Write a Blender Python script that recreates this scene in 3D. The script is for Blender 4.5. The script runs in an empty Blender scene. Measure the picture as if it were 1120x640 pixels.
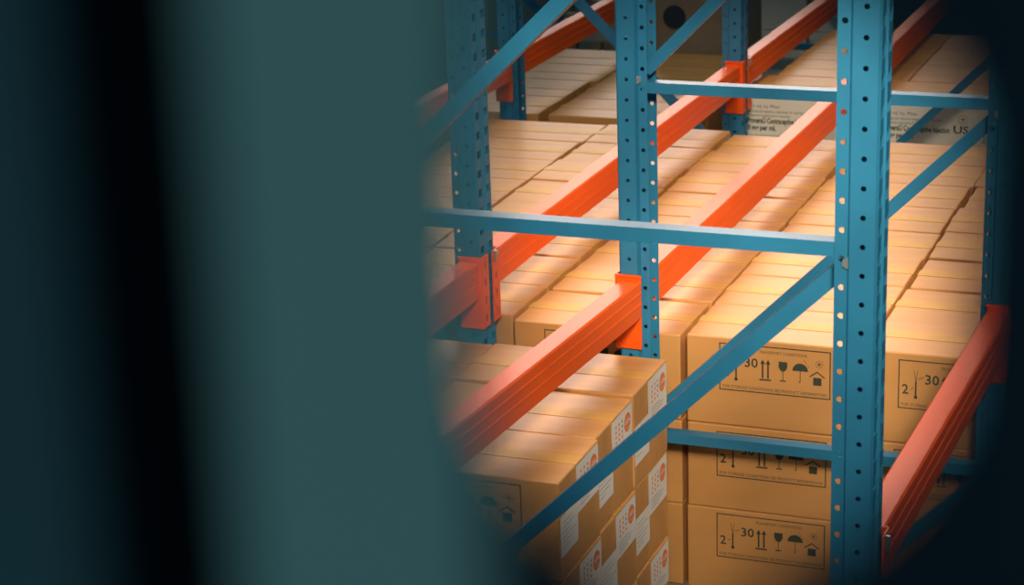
import bpy, bmesh, math, random
from mathutils import Vector, Matrix
random.seed(7)
C = bpy.context.scene.collection
H = 3.6                      # camera height above the floor; scene z = H + (height relative to camera)

# ------------------------------------------------------------------ materials
def mat(name, col, rough=.5, metal=0., noise=None, spec=.5, bump=0., stretch=None):
    m = bpy.data.materials.new(name); m.use_nodes = True
    nt = m.node_tree; b = nt.nodes['Principled BSDF']
    b.inputs['Base Color'].default_value = (*col, 1)
    b.inputs['Roughness'].default_value = rough
    b.inputs['Metallic'].default_value = metal
    b.inputs['Specular IOR Level'].default_value = spec
    if noise:
        scale, amt = noise
        tc = nt.nodes.new('ShaderNodeTexCoord'); n = nt.nodes.new('ShaderNodeTexNoise')
        n.inputs['Scale'].default_value = scale; n.inputs['Detail'].default_value = 4
        src = tc.outputs['Object']
        if stretch:
            mp = nt.nodes.new('ShaderNodeMapping'); mp.inputs['Scale'].default_value = stretch
            nt.links.new(src, mp.inputs['Vector']); src = mp.outputs['Vector']
        nt.links.new(src, n.inputs['Vector'])
        r = nt.nodes.new('ShaderNodeValToRGB')
        r.color_ramp.elements[0].position = .3; r.color_ramp.elements[1].position = .7
        r.color_ramp.elements[0].color = (*[c*(1-amt) for c in col], 1)
        r.color_ramp.elements[1].color = (*[min(1, c*(1+amt)) for c in col], 1)
        nt.links.new(n.outputs['Fac'], r.inputs['Fac'])
        nt.links.new(r.outputs['Color'], b.inputs['Base Color'])
        if bump:
            bp = nt.nodes.new('ShaderNodeBump'); bp.inputs['Strength'].default_value = bump
            bp.inputs['Distance'].default_value = .002
            nt.links.new(n.outputs['Fac'], bp.inputs['Height']); nt.links.new(bp.outputs['Normal'], b.inputs['Normal'])
    return m
M = dict(
    card=mat('corrugated_cardboard', (.58, .28, .09), .45, noise=(9, .08), bump=.12, stretch=(.4, 3, 1)),
    greycard=mat('grey_cardboard', (.30, .27, .21), .7, noise=(14, .15)),
    brown=mat('dull_brown_cardboard', (.26, .19, .12), .7, noise=(10, .12)),
    white=mat('white_carton_paper', (.78, .75, .64), .6, noise=(6, .05)),
    tape=mat('yellow_packing_tape', (.62, .33, .075), .5, noise=(20, .08)),
    ink=mat('dark_green_ink', (.035, .045, .03), .7),
    grey_ink=mat('grey_ink', (.32, .31, .29), .7),
    paper=mat('label_paper', (.78, .76, .70), .55),
    orange_ink=mat('orange_ink', (.85, .20, .03), .6),
    blue_ink=mat('blue_ink', (.10, .25, .40), .6),
    blue=mat('blue_rack_paint', (.020, .175, .325), .42, noise=(5, .14), bump=.04),
    orange=mat('orange_rack_paint', (.92, .10, .004), .42, noise=(6, .10), spec=.5, bump=.04, stretch=(1, .2, 1)),
    zinc=mat('zinc_bolt', (.55, .58, .58), .35, metal=.8),
    dark=mat('navy_with_shade', (.008, .018, .032), .7),  # near black: shade on the near steel and recess sides is in the colour
    dark_teal=mat('dark_teal_paint', (.10, .16, .17), .6, noise=(8, .1)),  # darker teal tone for the left flange
    recess=mat('recess_shade_paint', (.11, .095, .105), .8, noise=(3, .2)),  # colour carries the shade inside the hollow post
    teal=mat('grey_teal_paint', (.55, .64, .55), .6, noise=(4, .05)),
    wood=mat('pallet_wood', (.30, .20, .11), .8, noise=(7, .2), stretch=(.3, 4, 1)),
    concrete=mat('concrete', (.10, .11, .11), .8, noise=(3, .2)),
    wall=mat('painted_wall', (.10, .13, .14), .8, noise=(2, .1)),
)

# ------------------------------------------------------------------ mesh helpers
def box(bm, x0, x1, y0, y1, z0, z1, mi=0):
    v = [bm.verts.new((x, y, z)) for z in (z0, z1) for y in (y0, y1) for x in (x0, x1)]
    for f in ((0, 2, 3, 1), (4, 5, 7, 6), (0, 1, 5, 4), (2, 6, 7, 3), (0, 4, 6, 2), (1, 3, 7, 5)):
        bm.faces.new([v[i] for i in f]).material_index = mi
def bevel(bm, w, seg=2):
    bmesh.ops.bevel(bm, geom=list(bm.edges), offset=w, segments=seg, affect='EDGES', profile=.5, clamp_overlap=True)
def mesh(name, bm, mats, smooth=False):
    me = bpy.data.meshes.new(name)
    bmesh.ops.recalc_face_normals(bm, faces=bm.faces)
    bm.to_mesh(me); bm.free()
    for m in (mats if isinstance(mats, (list, tuple)) else [mats]): me.materials.append(m)
    if smooth:
        for p in me.polygons: p.use_smooth = True
    return me
def part(name, me, parent, loc=(0, 0, 0), rot=None, label=None):
    o = bpy.data.objects.new(name, me); C.objects.link(o); o.location = loc
    if rot: o.rotation_euler = rot
    if parent: o.parent = parent
    if label: o['label'] = label
    return o
def thing(name, label, cat, loc, group=None, rz=0, me=None):
    o = bpy.data.objects.new(name, me); C.objects.link(o)
    o.location = loc; o.rotation_euler = (0, 0, rz)
    o['label'] = label; o['category'] = cat; o['kind'] = 'thing'
    if group: o['group'] = group
    return o
def structure(name, me, loc=(0, 0, 0)):
    o = bpy.data.objects.new(name, me); C.objects.link(o); o.location = loc; o['kind'] = 'structure'; return o

def cyl(bm, c, axis, r, h, n=12):
    mtx = Matrix.Translation(c)
    if axis == 'Y': mtx = mtx @ Matrix.Rotation(math.pi/2, 4, 'X')
    if axis == 'X': mtx = mtx @ Matrix.Rotation(math.pi/2, 4, 'Y')
    bmesh.ops.create_cone(bm, cap_ends=True, segments=n, radius1=r, radius2=r, depth=h, matrix=mtx)

# flat artwork drawn in (u, v): helpers return into a bmesh lying in the XZ plane (facing -Y)
def flat_poly(bm, pts, mi=0, y=0):
    f = bm.faces.new([bm.verts.new((u, y, v)) for u, v in pts]); f.material_index = mi
    return f
def flat_rect(bm, u0, u1, v0, v1, mi=0, y=0): flat_poly(bm, [(u0, v0), (u1, v0), (u1, v1), (u0, v1)], mi, y)
def flat_line(bm, a, b, w, mi=0):
    a, b = Vector(a), Vector(b); d = (b-a).normalized(); n = Vector((-d.y, d.x))*w/2
    flat_poly(bm, [tuple(a+n), tuple(a-n), tuple(b-n), tuple(b+n)], mi)
def flat_disc(bm, u, v, r, mi=0, n=20, a0=0, a1=2*math.pi, y=0):
    k = n if a1-a0 > 6.2 else n+1
    flat_poly(bm, [(u+r*math.cos(a0+(a1-a0)*i/n), v+r*math.sin(a0+(a1-a0)*i/n)) for i in range(k)], mi, y)
def flat_text(bm, s, u, v, size, mi=0, align='LEFT', width=None, y=0, bold=0):
    cu = bpy.data.curves.new('lettering', 'FONT'); cu.body = s; cu.size = size; cu.align_x = align
    cu.resolution_u = 2; cu.offset = bold
    ob = bpy.data.objects.new('lettering', cu); C.objects.link(ob)
    me = bpy.data.meshes.new_from_object(ob)
    bpy.data.objects.remove(ob); bpy.data.curves.remove(cu)
    xs = [p.co.x for p in me.vertices] or [0, 1]
    k = width/(max(xs)-min(xs)) if width else 1
    vs = [bm.verts.new((u+p.co.x*k, y, v+p.co.y)) for p in me.vertices]
    for p in me.polygons:
        try: bm.faces.new([vs[i] for i in p.vertices]).material_index = mi
        except ValueError: pass
    bpy.data.meshes.remove(me)
def art_mesh(name, bm, mats, thick=.0004):
    """printed layer with a real (paper thin) thickness, facing -Y"""
    for f in bm.faces:
        f.normal_update()
        if f.normal.y > 0: f.normal_flip()
    me = bpy.data.meshes.new(name); bm.to_mesh(me); bm.free()
    for m in mats: me.materials.append(m)
    return me

# ------------------------------------------------------------------ perforated steel section
def strip(bm, a, b, z0, n, pitch, hole=None, phase=0, hw=.006, hh=.006, sides=8):
    """vertical sheet between plan points a, b; n cells; hole at every cell centre"""
    a, b = Vector(a), Vector(b); mid = (a+b)/2; L = (b-a).length
    P = lambda s, z: bm.verts.new((*(a+(b-a)*s), z))
    start = z0
    if phase:
        q = [P(0, z0), P(1, z0), P(1, z0+phase), P(0, z0+phase)]; bm.faces.new(q); start = z0+phase
    if hole is None:
        q = [P(0, start), P(1, start), P(1, z0+n*pitch), P(0, z0+n*pitch)]; bm.faces.new(q); return
    m = n-1 if phase else n
    for k in range(m):
        c = start+(k+.5)*pitch; lo, hi = c-pitch/2, c+pitch/2
        outer = [P(1, c), P(1, hi), P(.5, hi), P(0, hi), P(0, c), P(0, lo), P(.5, lo), P(1, lo)]
        inner = []
        for i in range(8):
            t = i*math.pi/4
            if hole == 'round': du, dv = math.cos(t)*hw, math.sin(t)*hh
            else: du, dv = [(hw, 0), (hw, hh), (0, hh), (-hw, hh), (-hw, 0), (-hw, -hh), (0, -hh), (hw, -hh)][i]
            inner.append(P(.5+du/L, c+dv))
        for i in range(8):
            j = (i+1) % 8
            bm.faces.new([outer[i], outer[j], inner[j], inner[i]])
    if phase:
        e = start+m*pitch
        q = [P(0, e), P(1, e), P(1, z0+n*pitch), P(0, z0+n*pitch)]; bm.faces.new(q)
POST_D, POST_W, PITCH = .073, .095, .05
def upright_mesh(cells, off, right=True):
    """omega section: lips at x=0 (open), front face at x=POST_D, y from 0 (near wall) to POST_W"""
    bm = bmesh.new(); W = POST_W; z0 = off
    a = dict(z0=z0, n=cells, pitch=PITCH)
    for s in (0, 1):
        f = (lambda x, y: (x, y)) if s == 0 else (lambda x, y: (x, W-y))
        strip(bm, f(0, .011), f(.024, .011), hole='round', phase=0 if (right and s) else .025, hw=.0056, hh=.0056, **a)
        strip(bm, f(.024, .011), f(.028, 0), **a)
        strip(bm, f(.028, 0), f(.070, 0), hole='round', hw=.0050, hh=.0050, **a)
        strip(bm, f(.070, 0), f(.073, .004), **a)
        strip(bm, f(.073, .004), f(.073, .036), hole='slot', phase=.025 if right else 0, hw=.0125, hh=.0105, **a)
        strip(bm, f(.073, .036), f(.066, .041), **a)
    strip(bm, (.066, .041), (.066, W-.041), **a)
    bmesh.ops.remove_doubles(bm, verts=bm.verts, dist=1e-5)
    bmesh.ops.recalc_face_normals(bm, faces=bm.faces)
    bmesh.ops.solidify(bm, geom=bm.faces[:], thickness=.002)
    me = mesh('upright', bm, M['blue'])
    return me
# hole rows were measured at camera-relative heights -0.911 (web) for the middle frames
cells = 85
UPR = upright_mesh(cells, (-.911-.025+H) % .05)
UPR_F1 = upright_mesh(cells, (-.658-.025+H) % .05)
UPR_L = upright_mesh(cells, (-.911-.025+H) % .05, False)
bm = bmesh.new(); box(bm, -.03, .105, -.03, POST_W+.03, 0, .006); box(bm, .010, .060, .013, .082, .006, .05); FOOT = mesh('foot_plate', bm, M['blue'])

def brace_mesh(p, q, w=.029, y0=.014, dep=.036):
    """C channel from p to q in the XZ plane (w = face width), web towards -Y"""
    bm = bmesh.new(); p, q = Vector(p), Vector(q); L = (q-p).length; t = .0025
    for (a0, a1, b0, b1) in ((-w/2, w/2, 0, t), (-w/2, -w/2+t, t, dep), (w/2-t, w/2, t, dep)):
        box(bm, 0, L, b0, b1, a0, a1)
    ang = math.atan2(q.y-p.y, q.x-p.x)
    bmesh.ops.transform(bm, matrix=Matrix.Translation((p.x, y0, p.y)) @ Matrix.Rotation(-ang, 4, 'Y'), verts=bm.verts)
    return mesh('brace', bm, M['blue'])
bm = bmesh.new()
cyl(bm, (0, .0035, 0), 'Y', .010, .007, 6); cyl(bm, (0, .043, 0), 'Y', .0045, .075, 10); cyl(bm, (0, .0865-.007, 0), 'Y', .009, .006, 6)
BOLT = mesh('bolt', bm, M['zinc'])

RACK_TOP = None
def rack_frame(label, y, xl, xr, direction, levels, upr=None, group=None):
    """upright frame across the rack: left post opens right, right post opens left; y = near face of the posts"""
    root = thing('storage_rack', label, 'rack frame', ((xl+xr)/2, y, 0), group)
    cx = (xl+xr)/2; upr = upr or UPR
    for side in (0, 1):
        if side: u = part('upright', upr, root, (xr-POST_D-cx, 0, 0)); part('foot_plate', FOOT, u)
        else: u = part('upright', UPR_L, root, (xl+POST_D-cx, POST_W, 0), (0, 0, math.pi)); part('foot_plate', FOOT, u)
    a, b = xl+.058-cx, xr-.058-cx          # brace ends inside the lips
    zs = [H+z for z in levels]
    for z in zs:
        h = part('horizontal_brace', brace_mesh((a, z), (b, z), .026), root)
    for lo, hi in zip(zs[:-1], zs[1:]):
        l, h = lo+.022+.012, hi-.022-.012
        p, q = ((a, l), (b, h)) if direction > 0 else ((a, h), (b, l))
        d = part('diagonal_brace', brace_mesh(p, q, .029, .046, .034), root)
        for pt in (p, q):
            s = 1 if pt[0] > 0 else -1
            part('bolt', BOLT, d, (pt[0]+s*.008, .004, pt[1]+s*direction*.014))
    return root

# ------------------------------------------------------------------ beams
def beam_mesh(L):
    w, h = .054, .094
    prof = []
    r = .0018
    prof = [(-w/2, -h), (w/2, -h), (w/2, -h*.68), (w/2+r, -h*.66), (w/2+r, -h*.60), (w/2, -h*.58),
            (w/2, -h*.36), (w/2+r, -h*.34), (w/2+r, -h*.30), (w/2, -h*.28), (w/2, -.004), (w/2-.004, 0), (-w/2+.004, 0), (-w/2, -.004),
            (-w/2, -h*.28), (-w/2-r, -h*.30), (-w/2-r, -h*.34), (-w/2, -h*.36), (-w/2, -h*.58), (-w/2-r, -h*.60), (-w/2-r, -h*.66), (-w/2, -h*.68)]
    bm = bmesh.new()
    A = [bm.verts.new((x, 0, z)) for x, z in prof]; B = [bm.verts.new((x, L, z)) for x, z in prof]
    n = len(prof)
    for i in range(n): bm.faces.new([A[i], A[(i+1) % n], B[(i+1) % n], B[i]])
    bm.faces.new(A[::-1]); bm.faces.new(B)
    return mesh('beam', bm, M['orange'])
def connector_mesh(out, end):
    """out=+1: post's front face towards +X. end=+1: at the far end of the beam (post lies beyond, at +Y).
    origin on the beam's end face, x=0 beam centre, z=0 beam top"""
    bm = bmesh.new(); e = end
    z0, z1 = -.178, .014
    def bx(x0, x1, y0, y1, za, zb):
        box(bm, min(x0, x1), max(x0, x1), min(y0, y1), max(y0, y1), za, zb)
    bx(-.027, .027, 0, e*.005, z0, z1); bx(out*.027, out*.039, -e*.002, e*.002, z0, z1)   # plate against the side of the post
    # flange wrapped on the front face of the post, with slots
    b2 = bmesh.new()
    strip(b2, (out*.0375, e*.0005), (out*.0375, e*.0455), z0, 4, (z1-z0)/4, hole='slot', hw=.006, hh=.011)
    bmesh.ops.remove_doubles(b2, verts=b2.verts, dist=1e-5)
    r = bmesh.ops.solidify(b2, geom=b2.faces[:], thickness=.0035)
    tmp = bpy.data.meshes.new('t'); b2.to_mesh(tmp); b2.free(); bm.from_mesh(tmp); bpy.data.meshes.remove(tmp)
    bx(-.029, .0295, -e*.004, 0, z1-.006, z1)                     # folded top lip
    return mesh('end_connector', bm, M['orange'])
CONN = {(o, e): connector_mesh(o, e) for o in (1, -1) for e in (1, -1)}
bm = bmesh.new(); box(bm, 0, .004, -.012, .022, -.006, .006); box(bm, .003, .010, -.012, -.006, -.016, .012); CLIP = mesh('safety_clip', bm, M['zinc'])
BEAMS = {}
def beam(label, p, q, z, out, group=None):
    """p, q: (x, y) of the beam centre line where it meets the two posts"""
    p, q = Vector(p), Vector(q); d = q-p; L = d.length
    root = thing('rack_beam', label, 'beam', (p.x, p.y, H+z), group, math.atan2(-d.x, d.y))
    k = round(L, 3)
    if k not in BEAMS: BEAMS[k] = beam_mesh(L-.0164)
    part('beam_bar', BEAMS[k], root, (0, .0082, 0))
    part('end_connector', CONN[(out, -1)], root, (0, .0082, 0))
    part('end_connector', CONN[(out, 1)], root, (0, L-.0082, 0))
    part('safety_clip', CLIP, root, (out*.0395, -.02, .002), (0, 0, 0 if out > 0 else math.pi))
    return root

# ------------------------------------------------------------------ racks (plan positions, metres)
R1L, R1R = -1.596, -.672          # outer faces of the posts of the nearer rack
R2L, R2R = -2.930, -1.986         # rack behind it
Y1, Y2, Y3, Y4, Y5 = 3.322, 4.736, 7.302, 9.695, 11.37
LV = (-2.88, -1.978, -1.082, -.18)
fA = rack_frame('blue perforated steel rack frame nearest in front, its post largest and right of centre', Y1, -1.672, R1R-.001, 1, (-2.85, -1.935, -1.019, -.115), UPR_F1)
fB = rack_frame('blue steel rack frame standing right before the printed carton block', Y2, R1L, -.642, 1, LV)
fC = rack_frame('blue steel rack frame behind the long nearest cross brace, beside the foreground blur', Y2+.04, R2L, R2R, -1, (-2.88, -1.978, -.62, .28))
fD = rack_frame('blue steel rack frame just before the white lettered cartons', Y3, R1L+.012, -.65, 1, LV)
fE = rack_frame('blue steel rack frame with orange connector on its right post, upper centre', Y3, R2L, R2R, -1, LV)
fF = rack_frame('blue steel rack frame behind the white lettered cartons', Y4, R1L, -.66, 1, LV)
fG = rack_frame('blue steel rack frame in front of the thin pale stacked cartons', Y4, R2L, R2R, -1, LV)
fH = rack_frame('farthest blue steel rack frame behind the pale cartons', Y5, -2.98, -2.04, -1, LV)
fI = rack_frame('blue steel rack frame before the grey cartons at far upper left', Y4, -4.49, -3.55, -1, LV)
fJ = rack_frame('blue steel rack frame behind the grey cartons at far upper left', Y5, -4.49, -3.55, -1, LV)
BZ, LZ = -1.563, -2.575           # tops of the two beam levels
def cl(x, inner): return x
bl1, br1 = R1L+.0185+.0005, R1R-.0295         # beam centre lines
yb = lambda y: y+POST_W
def lx(xl): return xl+.0295
def rx(xr): return xr-.0295
beam('orange rack beam running from lower left to the central blue post', (lx(-1.672), yb(Y1)), (lx(R1L), Y2), BZ, -1)
beam('orange rack beam at lower right, rising from the nearest blue post', (rx(R1R-.001), yb(Y1)), (rx(-.642), Y2), BZ, 1)
beam('orange rack beam over the box tops right behind the central blue post', (lx(R1L), yb(Y2)), (lx(R1L+.012), Y3), BZ, -1)
beam('orange rack beam over the right edge of the central carton block', (rx(-.642), yb(Y2)), (rx(-.65), Y3), BZ, 1)
beam('orange rack beam over the near side of the white lettered cartons', (lx(R1L+.012), yb(Y3)), (lx(R1L), Y4), BZ, -1)
beam('orange rack beam over the right side of the white lettered cartons', (rx(-.65), yb(Y3)), (rx(-.66), Y4), BZ, 1)
beam('orange rack beam across the middle, from left blue post to upper centre post', (rx(R2R), yb(Y2+.04)), (rx(R2R), Y3), BZ, 1)
beam('orange rack beam at top centre leaving the upper centre post', (rx(R2R), yb(Y3)), (rx(R2R), Y4), BZ, 1)
beam('dark red rack beam at far upper left before the left background post', (lx(R2L), yb(Y2+.04)), (lx(R2L), Y3), BZ, -1)
beam('dark red rack beam behind the long diagonal brace at upper left', (lx(R2L), yb(Y3)), (lx(R2L), Y4), BZ, -1)
beam('dim orange rack beam left of the near carton stack, half lost in foreground blur', (rx(R2R), 2.45), (rx(R2R), Y2+.04), BZ, 1)
fK = rack_frame('blue steel rack frame hidden at left behind the blurred foreground post', 2.45-POST_W, R2L, R2R, -1, LV)
low = 'lower beams beneath the cartons'
lab = 'orange lower rack beam beneath the carton pallets'
for p, q, o in (((lx(-1.672), yb(Y1)), (lx(R1L), Y2), -1), ((rx(R1R-.001), yb(Y1)), (rx(-.642), Y2), 1), ((lx(R1L), yb(Y2)), (lx(R1L+.012), Y3), -1),
                ((rx(-.642), yb(Y2)), (rx(-.65), Y3), 1), ((lx(R1L+.012), yb(Y3)), (lx(R1L), Y4), -1), ((rx(-.65), yb(Y3)), (rx(-.66), Y4), 1),
                ((rx(R2R), yb(Y2+.04)), (rx(R2R), Y3), 1), ((rx(R2R), yb(Y3)), (rx(R2R), Y4), 1), ((lx(R2L), yb(Y2+.04)), (lx(R2L), Y3), -1),
                ((lx(R2L), yb(Y3)), (lx(R2L), Y4), -1), ((rx(R2R), 2.45), (rx(R2R), Y2+.04), 1),
                ((lx(R2L), yb(Y4)), (lx(-2.98), Y5), -1), ((rx(R2R), yb(Y4)), (rx(-2.04), Y5), 1),
                ((lx(-4.49), yb(Y4)), (lx(-4.49), Y5), -1), ((rx(-3.55), yb(Y4)), (rx(-3.55), Y5), 1)):
    beam(lab, p, q, LZ, o, low)

# ------------------------------------------------------------------ pallets
def pallet_mesh(w, d):
    out = []
    bm = bmesh.new(); n = 7
    for i in range(n):
        y = (d-.09)*i/(n-1); box(bm, 0, w, y, y+.09, .118, .138)
    out.append(('deck', mesh('deck', bm, M['wood'])))
    for i in range(3):
        bm = bmesh.new(); x = (w-.07)*i/2; box(bm, x, x+.07, 0, d, .02, .118); box(bm, x, x+.07, 0, d, 0, .02)
        out.append(('stringer', mesh('stringer', bm, M['wood'])))
    return out
PAL = {}
def pallet(label, x0, x1, y0, y1):
    r = thing('pallet', label, 'pallet', (x0, y0, H+LZ+.001), 'wooden pallets under the cartons')
    k = (round(x1-x0, 3), round(y1-y0, 3))
    if k not in PAL: PAL[k] = pallet_mesh(*k)
    for n, me in PAL[k]: part(n, me, r)
PT = LZ+.14                        # carton base level (-2.435)

# ------------------------------------------------------------------ cartons
def body_mesh(w, d, h, m, flap=True):
    bm = bmesh.new(); box(bm, 0, w, 0, d, 0, h); bevel(bm, .004, 2)
    return mesh('carton_body', bm, m)
def tape_mesh(w, d, h):
    bm = bmesh.new(); t = .0009; a, b = d/2-.024, d/2+.024
    box(bm, -t, w+t, a, b, h+.0002, h+t+.0002)
    box(bm, -t, -.0001, a, b, h-.055, h+.0002); box(bm, w+.0001, w+t, a, b, h-.055, h+.0002)
    return mesh('packing_tape', bm, M['tape'])
def panel_mesh():
    """dark printed frame with transport symbols, .285 x .123, origin at its top left, facing -Y"""
    bm = bmesh.new(); W, Hh, t = .285, .123, .0028
    flat_rect(bm, 0, W, -t, 0); flat_rect(bm, 0, W, -Hh, -Hh+t); flat_rect(bm, 0, t, -Hh+t, -t); flat_rect(bm, W-t, W, -Hh+t, -t)
    flat_text(bm, 'TRANSPORT CONDITIONS', W*.36, -.019, .011, width=W*.43)
    flat_text(bm, 'FOR STORAGE CONDITIONS: SEE PRODUCT INFORMATION', .008, -.116, .011, width=W-.018)
    flat_text(bm, '2', .009, -.085, .034, bold=.0005); flat_text(bm, '30', .064, -.057, .034, width=.034, bold=.0005)
    # thermometer with its two limit ticks
    flat_rect(bm, .0415, .0455, -.092, -.052); flat_disc(bm, .0435, -.092, .0045, n=12)
    flat_line(bm, (.031, -.074), (.038, -.068), .0016); flat_line(bm, (.049, -.046), (.062, -.040), .0016)
    flat_line(bm, (.038, -.024), (.0435, -.052), .0012); flat_line(bm, (.0475, -.024), (.0435, -.052), .0012)
    # two upward arrows on a bar
    for u in (.112, .126):
        flat_rect(bm, u-.0022, u+.0022, -.083, -.044); flat_poly(bm, [(u-.0065, -.046), (u+.0065, -.046), (u, -.034)])
    flat_rect(bm, .104, .134, -.089, -.085)
    # fragile glass
    flat_poly(bm, [(.153, -.036), (.153, -.050), (.157, -.058), (.162, -.061), (.166, -.061), (.171, -.058), (.175, -.050), (.175, -.036)])
    flat_rect(bm, .1630, .1650, -.084, -.060); flat_rect(bm, .156, .172, -.087, -.084)
    # umbrella with rain drops
    flat_disc(bm, .208, -.056, .020, n=14, a0=0, a1=math.pi); flat_rect(bm, .2072, .2090, -.086, -.056)
    flat_line(bm, (.2080, -.0855), (.203, -.083), .0017)
    for u, v in ((.221, -.032), (.227, -.040), (.217, -.026)): flat_line(bm, (u, v), (u+.003, v-.005), .0012)
    # sun over a roof
    for i in range(8):
        a = i*math.pi/4; flat_line(bm, (.256+.005*math.cos(a), -.034+.005*math.sin(a)), (.256+.011*math.cos(a), -.034+.011*math.sin(a)), .0013)
    flat_disc(bm, .256, -.034, .0032, n=10)
    flat_line(bm, (.232, -.068), (.2515, -.054), .0032); flat_line(bm, (.2505, -.054), (.270, -.068), .0032)
    flat_rect(bm, .241, .262, -.089, -.069)
    return art_mesh('printed_panel', bm, [M['ink']])
PANEL = panel_mesh()
def logo_label_mesh():
    """white sticker .146 x .11 with a dot grid and an orange disc; origin top left, facing -Y"""
    bm = bmesh.new(); flat_rect(bm, 0, .146, -.112, 0, 0)
    e = -.0004
    for i in range(3):
        for j in range(4): flat_disc(bm, .030+i*.022, -.022-j*.0125, .0042, 2 if (i, j) == (2, 1) else 1, 10, y=e)
    flat_disc(bm, .112, -.038, .023, 1, 24, y=e)
    flat_text(bm, 'UNFPA', .0915, -.0415, .013, 0, width=.041, y=2*e, bold=.0003)
    for v in (-.029, -.050): flat_rect(bm, .098, .126, v-.0012, v, 0, 2*e)
    for k, L in enumerate((.07, .095, .085, .06)): flat_rect(bm, .022, .022+L, -.0765-.008*k, -.0745-.008*k, 3, e)
    return art_mesh('logo_label', bm, [M['paper'], M['orange_ink'], M['blue_ink'], M['grey_ink']])
def address_label_mesh():
    bm = bmesh.new(); flat_rect(bm, 0, .110, -.095, 0, 0); e = -.0004
    for k, L in enumerate((.06, .08, .05, .085, .07, .045)): flat_rect(bm, .012, .012+L, -.0185-.0115*k, -.0168-.0115*k, 1, e)
    return art_mesh('address_label', bm, [M['paper'], M['grey_ink']])
LOGO, ADDR = logo_label_mesh(), address_label_mesh()

BW, BD, BH = .451, .2625, .230
BODY, TAPE = body_mesh(BW, BD, BH, M['card']), tape_mesh(BW, BD, BH)
ORD = ['first', 'second', 'third', 'fourth', 'fifth', 'sixth', 'seventh', 'eighth', 'ninth', 'tenth']
def carton(label, group, x, y, z, prints=False, stickers=False, top=False, simple=False):
    jx, jy = .002+random.uniform(-.004, .004), random.uniform(-.0006, .0006)
    rz = random.uniform(-.0022, .0022)
    if simple:
        o = thing('carton', label, 'box', (x+jx, y+jy, H+z), group, rz, BODY); return o
    o = thing('carton', label, 'box', (x+jx, y+jy, H+z), group, rz)
    b = part('carton_body', BODY, o)
    part('packing_tape', TAPE, o, label='strip of yellow packing tape')
    if prints: part('printed_panel', PANEL, o, (BW-.371+random.uniform(-.006, .006), -.0006, BH-.015+random.uniform(-.003, .003)), label='dark printed frame of transport symbols')
    if stickers:
        part('logo_label', LOGO, o, (BW+.0010, .108, BH-.004), (0, 0, math.pi/2), 'white label with orange disc and dots')
        part('address_label', ADDR, o, (BW+.0006, .004, BH-.082), (0, 0, math.pi/2), 'white address label')
    if top: o.scale = (1, 1, 1+random.choice((0, .004, .01, .022, .03)))
    return o
PX, PY, PZ = .4605, .2655, .2315    # carton pitch in the blocks
TIER = ['bottom', 'middle', 'top']
def block(title, group, x0, y0, cols, rows, colnames, right_stickers=False, prints=True, gaps=()):
    for c in range(cols):
        for r in range(rows):
            for t in range(3):
                x, y, z = x0+c*PX+(.004 if (r+c) % 3 == 1 else 0), y0+r*PY+(.010*c if r > 2 and t == 2 else 0), PT+.001+t*PZ
                front = (r == 0); side = right_stickers and c == cols-1
                row = ORD[r]+' row back' if r else 'front row'
                if t == 2:
                    carton(f'brown carton, top layer of {title}, {colnames[c]}, {row}', group, x, y, z, front and prints, side, True)
                elif front or side:
                    carton(f'brown carton, {TIER[t]} layer of {title}, {colnames[c]}, {row}', group, x, y, z, front and prints, side)
                else:
                    carton(f'brown carton buried beneath the top layer of {title}', group+', buried', x, y, z, simple=True)
block('central block', 'cartons of the central block', -1.930, 4.860, 3, 8, ['left column', 'middle column', 'right column'])
block('block left of middle beam', 'cartons of the block left of the middle beam', -2.862, 4.890, 2, 8, ['left column', 'right column'], prints=False)
block('near lower left stack', 'cartons of the near lower left stack', -2.372+.006, 3.866, 2, 3, ['left column', 'labelled right column'], right_stickers=True)
pallet('wooden pallet under the front half of the central carton block', -1.93, -.55, 4.862, 5.915)
pallet('wooden pallet under the rear half of the central carton block', -1.93, -.55, 5.925, 6.985)
pallet('wooden pallet under the front half of the carton block left of middle beam', -2.862, -1.942, 4.892, 5.945)
pallet('wooden pallet under the rear half of the carton block left of middle beam', -2.862, -1.942, 5.955, 7.01)
pallet('wooden pallet under the near lower left carton stack', -2.366, -1.447, 3.866, 4.655)

# block behind the left background post: wider cartons, two tiers
B2 = body_mesh(.452, .306, .309, M['card']); T2 = tape_mesh(.452, .306, .309)
for c in range(2):
    for r in range(4):
        for t in range(2):
            x, y, z = -3.245+c*.464+(.03 if r > 1 and c == 0 else 0)-(.03 if c == 0 else 0), 7.425+r*.31, PT+.001+t*.3105
            if t: o = thing('carton', f'brown carton in the farther block at upper left, {"left" if c == 0 else "right"} column, {ORD[r]+" row back" if r else "front row"}', 'box', (x, y, H+z), 'cartons of the farther upper left block')
            else: o = thing('carton', 'brown carton buried beneath the farther upper left block', 'box', (x, y, H+z), 'cartons of the farther upper left block, buried')
            part('carton_body', B2, o); part('packing_tape', T2, o)
pallet('wooden pallet under the farther upper left carton block', -3.275, -2.32, 7.425, 8.66)

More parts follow.
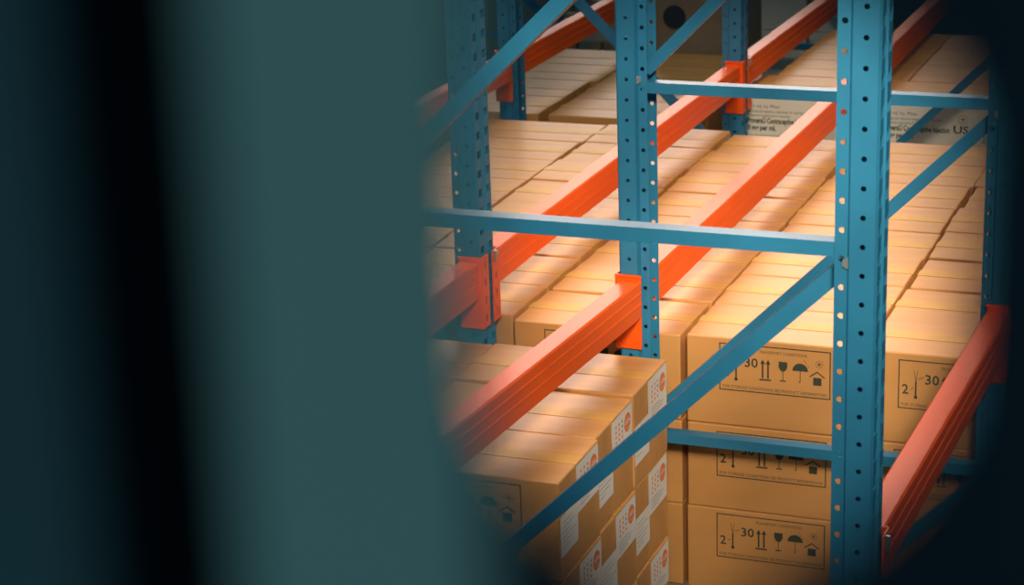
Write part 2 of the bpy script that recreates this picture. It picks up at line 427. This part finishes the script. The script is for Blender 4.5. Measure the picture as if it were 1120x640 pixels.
# white lettered cartons, two tiers
WW, WD, WH = .500, .31, .372
def white_print():
    """printed white face .47 x .33, origin top left of the face"""
    bm = bmesh.new(); flat_rect(bm, .012, WW-.012, -WH+.015, -.012, 0); e = -.0004
    flat_text(bm, '1 mL Inj. Pfizer', .08, -.056, .017, 1, y=e, width=.10)
    flat_text(bm, 'For intramuscular injection, suspension for injection', .04, -.074, .015, 1, y=e, width=.23)
    flat_text(bm, 'Sterile aqueous suspension for injection', .04, -.089, .014, 1, y=e, width=.18)
    flat_text(bm, 'Depo-Provera\u00ae Contraceptive Injection', .015, -.114, .029, 1, y=e, width=.284, bold=.0009)
    flat_text(bm, '150 mg per mL', .04, -.140, .026, 1, y=e, width=.125, bold=.0009)
    flat_text(bm, 'Store in a dry place at controlled room temperature', .04, -.163, .012, 1, y=e, width=.24)
    flat_text(bm, 'US', .312, -.114, .040, 1, y=e, width=.054, bold=.0008)
    for i in range(20):
        a, b = i*math.pi/10, (i+1)*math.pi/10
        flat_poly(bm, [(.347+.017*math.cos(a), -.063+.017*math.sin(a)), (.347+.017*math.cos(b), -.063+.017*math.sin(b)),
                       (.347+.0155*math.cos(b), -.063+.0155*math.sin(b)), (.347+.0155*math.cos(a), -.063+.0155*math.sin(a))], 1, e)
    flat_rect(bm, .339, .355, -.062, -.058, 1, e); flat_rect(bm, .342, .352, -.070, -.066, 1, e)
    flat_rect(bm, .421, .424, -.14, -.10, 1, e); flat_rect(bm, .413, .429, -.143, -.14, 1, e)
    return art_mesh('printed_label', bm, [M['white'], M['ink']])
WB, WT, WP = body_mesh(WW, WD, WH, M['card']), tape_mesh(WW, WD, WH), white_print()
for c in range(3):
    for r in range(4):
        for t in range(2):
            x, y, z = -2.055+c*.5045+(.09 if r else 0), 7.425+r*.314+(.006 if r else 0), PT+.001+t*.3735
            cn = ['left', 'middle', 'right'][c]
            g = 'cartons of the white lettered block'
            if t:
                lb = f'carton with white lettered front, {cn} column, behind the central block' if r == 0 else f'brown carton behind the white lettered ones, {cn} column, {ORD[r]} row back'
            else: lb, g = 'carton hidden beneath the white lettered cartons', g+', hidden'
            o = thing('carton', lb, 'box', (x, y, H+z), g)
            part('carton_body', WB, o); part('packing_tape', WT, o)
            if r == 0: part('printed_label', WP, o, (0, -.0006, WH), label='white printed label')
pallet('wooden pallet under the white lettered cartons', -2.05, -.46, 7.44, 8.685)

# ------------------------------------------------------------------ far background
thin = mesh('thin_carton', (lambda b: (box(b, 0, .24, 0, .34, 0, .043), bevel(b, .003, 1), b)[2])(bmesh.new()), M['white'])
for s, (x, n) in enumerate(((-2.865, 16), (-2.60, 11), (-2.345, 11))):
    for k in range(n):
        lb = f'thin pale carton, {ORD[k] if k < 10 else ["eleventh","twelfth","thirteenth","fourteenth","fifteenth","sixteenth"][k-10]} from bottom of the {["left","middle","right"][s]} thin stack behind upper centre post'
        thing('thin_carton', lb, 'box', (x+random.uniform(-.006, .006), 9.86, H+PT+.001+k*.0455), 'thin pale cartons stacked behind the upper centre post', 0, thin)
pallet('wooden pallet under the thin pale cartons', -2.89, -2.08, 9.83, 10.95)
pale = mesh('pale_carton', (lambda b: (box(b, 0, .24, 0, .34, 0, .50), bevel(b, .005, 1), b)[2])(bmesh.new()), M['white'])
z = H+PT+.001+11*.0455
thing('pale_carton', 'tall plain pale carton on a thin stack, just right of upper centre post', 'box', (-2.60, 9.87, z), None, 0, pale)
o = thing('pale_carton', 'tall pale carton with lines of print behind the top centre beam', 'box', (-2.34, 9.87, z))
part('carton_body', pale, o)
bm = bmesh.new()
for k in range(9): flat_rect(bm, .03, .03+random.uniform(.1, .17), .09+k*.03, .097+k*.03, 0)
part('printed_lines', art_mesh('printed_lines', bm, [M['ink']]), o, (0, -.0006, 0))
g = body_mesh(.285, .30, .295, M['greycard'])
for c in range(5):
    for t in range(3):
        o = thing('carton', f'grey carton of the far upper left stack, {ORD[c]} column from left, {TIER[t]} tier', 'box', (-4.75+c*.292, 9.98+random.uniform(-.01, .01), H+PT+.001+t*.2965), 'grey cartons at far upper left')
        part('carton_body', g, o)
        bm = bmesh.new(); box(bm, .11, .16, -.001, -.0001, .02, .28); part('packing_tape', mesh('packing_tape', bm, M['brown']), o)
pallet('wooden pallet under the far grey cartons', -4.75, -3.30, 9.96, 10.9)
# brown crate-like carton with a round dark port
o = thing('carton', 'dull brown carton with a round dark hole behind the central blue post', 'box', (-2.80, 8.74, H+PT+.001))
bm = bmesh.new(); box(bm, 0, .42, 0, .36, 0, .98); bevel(bm, .006, 1); part('carton_body', mesh('carton_body', bm, M['brown']), o)
bm = bmesh.new(); cyl(bm, (0, 0, 0), 'Y', .05, .008, 28); part('round_port', mesh('round_port', bm, M['dark']), o, (.125, -.004, .765), label='round dark hole')
bm = bmesh.new(); box(bm, 0, .42, -.003, -.0002, .60, .62); part('edge_band', mesh('edge_band', bm, M['wood']), o, label='brown band')
pallet('wooden pallet under the brown carton with the round hole', -2.90, -2.02, 8.72, 9.6)
# pale board leaning low among the dark things beyond the far block
o = thing('wooden_crate', 'small pale wooden crate beyond the farther upper left block', 'crate', (-3.26, 8.95, H+PT+.001))
bm = bmesh.new()
bm.free()
for x in (0, .28):
    for y in (0, .35):
        bm = bmesh.new(); box(bm, x, x+.05, y, y+.05, 0, .72); part('corner_post', mesh('corner_post', bm, M['wood']), o)
for k in range(5):
    for y in (-.015, .40):
        bm = bmesh.new(); box(bm, 0, .33, y, y+.015, .02+k*.145, .12+k*.145); part('slat', mesh('slat', bm, M['greycard']), o)
pallet('wooden pallet under the small pale crate', -3.45, -2.93, 8.72, 9.6)

# ------------------------------------------------------------------ blurred foreground steel, right before the camera
o = thing('steel_post', 'blurred grey teal steel post filling the left of the picture', 'post', (-0.0846, .15, 0))
def vbox(x0, x1, y0, y1, z0=0, z1=4.3, bev=.0015):
    k = 0.7143; bm = bmesh.new(); box(bm, x0*k, x1*k, y0*k, y1*k, z0, z1); bevel(bm, bev*k, 2); return bm
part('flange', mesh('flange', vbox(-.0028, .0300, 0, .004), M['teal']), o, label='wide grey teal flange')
part('flange', mesh('flange', vbox(-.075, -.0245, 0, .004), M['dark_teal']), o)
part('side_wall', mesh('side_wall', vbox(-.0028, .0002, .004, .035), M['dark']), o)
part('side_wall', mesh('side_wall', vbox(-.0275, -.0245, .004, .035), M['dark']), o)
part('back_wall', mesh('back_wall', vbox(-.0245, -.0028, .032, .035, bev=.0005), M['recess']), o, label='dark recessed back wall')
def plate(pts, y0, y1):
    k = 0.5357
    bm = bmesh.new(); a = [bm.verts.new((x*k, y0, H+z*k)) for x, z in pts]; b = [bm.verts.new((x*k, y1, H+z*k)) for x, z in pts]; n = len(pts)
    for i in range(n): bm.faces.new([a[i], a[(i+1) % n], b[(i+1) % n], b[i]])
    bm.faces.new(a[::-1]); bm.faces.new(b); return bm
part('gusset_plate', mesh('gusset_plate', plate([(.036, -.114), (.038, -.123), (.042, -.132), (.049, -.140), (.062, -.148), (.062, -.20), (.036, -.20)], .0030, .006), M['dark']), o, label='dark gusset plate low on the post')
o = thing('steel_post', 'blurred near black steel post with curved gussets at the right edge', 'post', (-.0256, .15, 0))
part('flange', mesh('flange', vbox(.0005, .08, 0, .004), M['dark']), o)
part('side_wall', mesh('side_wall', vbox(.076, .08, .004, .07), M['dark']), o)
part('gusset_plate', mesh('gusset_plate', plate([(.002, -.080), (.0005, -.070), (-.003, -.0605), (-.009, -.0545), (-.017, -.0515), (-.04, -.049), (-.075, -.0475), (-.075, -.02), (.002, -.02)], .0030, .006), M['dark']), o, label='upper curved gusset plate')
part('gusset_plate', mesh('gusset_plate', plate([(.002, -.106), (.0005, -.110), (-.004, -.120), (-.010, -.129), (-.018, -.137), (-.03, -.145), (-.03, -.20), (.002, -.20)], .0030, .006), M['dark']), o, label='lower curved gusset plate')

# ------------------------------------------------------------------ the hall
def slab(x0, x1, y0, y1, z0, z1, m):
    bm = bmesh.new(); box(bm, x0, x1, y0, y1, z0, z1); return mesh('slab', bm, m)
structure('floor', slab(-12, 10, -4, 16, -.1, 0, M['concrete']))
structure('wall_back', slab(-12, 10, 15.8, 16, 0, 8, M['wall']))

# ------------------------------------------------------------------ light
def spot(name, loc, target, energy, col, angle, blend, r):
    d = bpy.data.lights.new(name, 'SPOT'); d.energy = energy; d.color = col; d.spot_size = math.radians(angle); d.spot_blend = blend; d.shadow_soft_size = r
    o = bpy.data.objects.new(name, d); C.objects.link(o); o.location = loc
    o.rotation_euler = (Vector(target)-Vector(loc)).to_track_quat('-Z', 'Y').to_euler(); return o
def area(name, loc, target, energy, col, size):
    d = bpy.data.lights.new(name, 'AREA'); d.energy = energy; d.color = col; d.size = size
    o = bpy.data.objects.new(name, d); C.objects.link(o); o.location = loc
    o.rotation_euler = (Vector(target)-Vector(loc)).to_track_quat('-Z', 'Y').to_euler(); return o
spot('added_top_light', (1.9, 6.4, H+3.4), (-1.35, 5.35, H-1.73), 1000, (1, .82, .66), 42, 1, 1.6)  # unseen key, added with the next one to split and soften beam shadows
spot('added_top_light', (-3.9, 6.0, H+3.6), (-1.25, 5.2, H-1.73), 2150, (1, .82, .66), 36, 1, 1.6)  # opposite half of the added overhead pair
spot('added_front_spot', (.45, -.2, H+1.5), (-1.22, 4.75, H-1.48), 3100, (1, .84, .62), 17.5, 1, .6)  # unseen narrow spot added for bright front faces and dark picture edges
spot('added_carton_fill', (-1.0, 2.6, H+3.6), (-1.6, 7.4, H-1.7), 1300, (1, .84, .66), 26, 1, 1.2)  # unseen fill added to brighten the white carton fronts
spot('added_glare_light', (-3.7, 12.5, H+1.8), (-1.35, 4.5, H-1.4), 2300, (1, .82, .70), 25, 1, 2.0)  # unseen light added beyond the racks for pale glare on top faces
w = bpy.data.worlds.new('hall_ambient'); bpy.context.scene.world = w; w.use_nodes = True
bg = w.node_tree.nodes['Background']; bg.inputs['Color'].default_value = (.13, .32, .40, 1); bg.inputs['Strength'].default_value = .42

# ------------------------------------------------------------------ camera
cam = bpy.data.cameras.new('camera'); co = bpy.data.objects.new('camera', cam); C.objects.link(co)
yaw, pit, rol = -.37878035, .308302026, -.0342337525
fw = Vector((math.sin(yaw)*math.cos(pit), math.cos(yaw)*math.cos(pit), -math.sin(pit)))
r = Vector((math.cos(yaw), -math.sin(yaw), 0)); u = r.cross(fw)
r2 = r*math.cos(rol)+u*math.sin(rol); u2 = -r*math.sin(rol)+u*math.cos(rol)
co.matrix_world = Matrix(((r2.x, u2.x, -fw.x, 0), (r2.y, u2.y, -fw.y, 0), (r2.z, u2.z, -fw.z, H), (0, 0, 0, 1)))
cam.sensor_width = 36; cam.lens = 2313.86/1120*36; cam.clip_start = .01; cam.clip_end = 60
cam.dof.use_dof = True; cam.dof.focus_distance = 4.7; cam.dof.aperture_fstop = 7.2
sc = bpy.context.scene; sc.camera = co
vs = sc.view_settings; vs.view_transform = 'Standard'; vs.look = 'None'; vs.gamma = 1; vs.exposure = 0; vs.use_curve_mapping = False
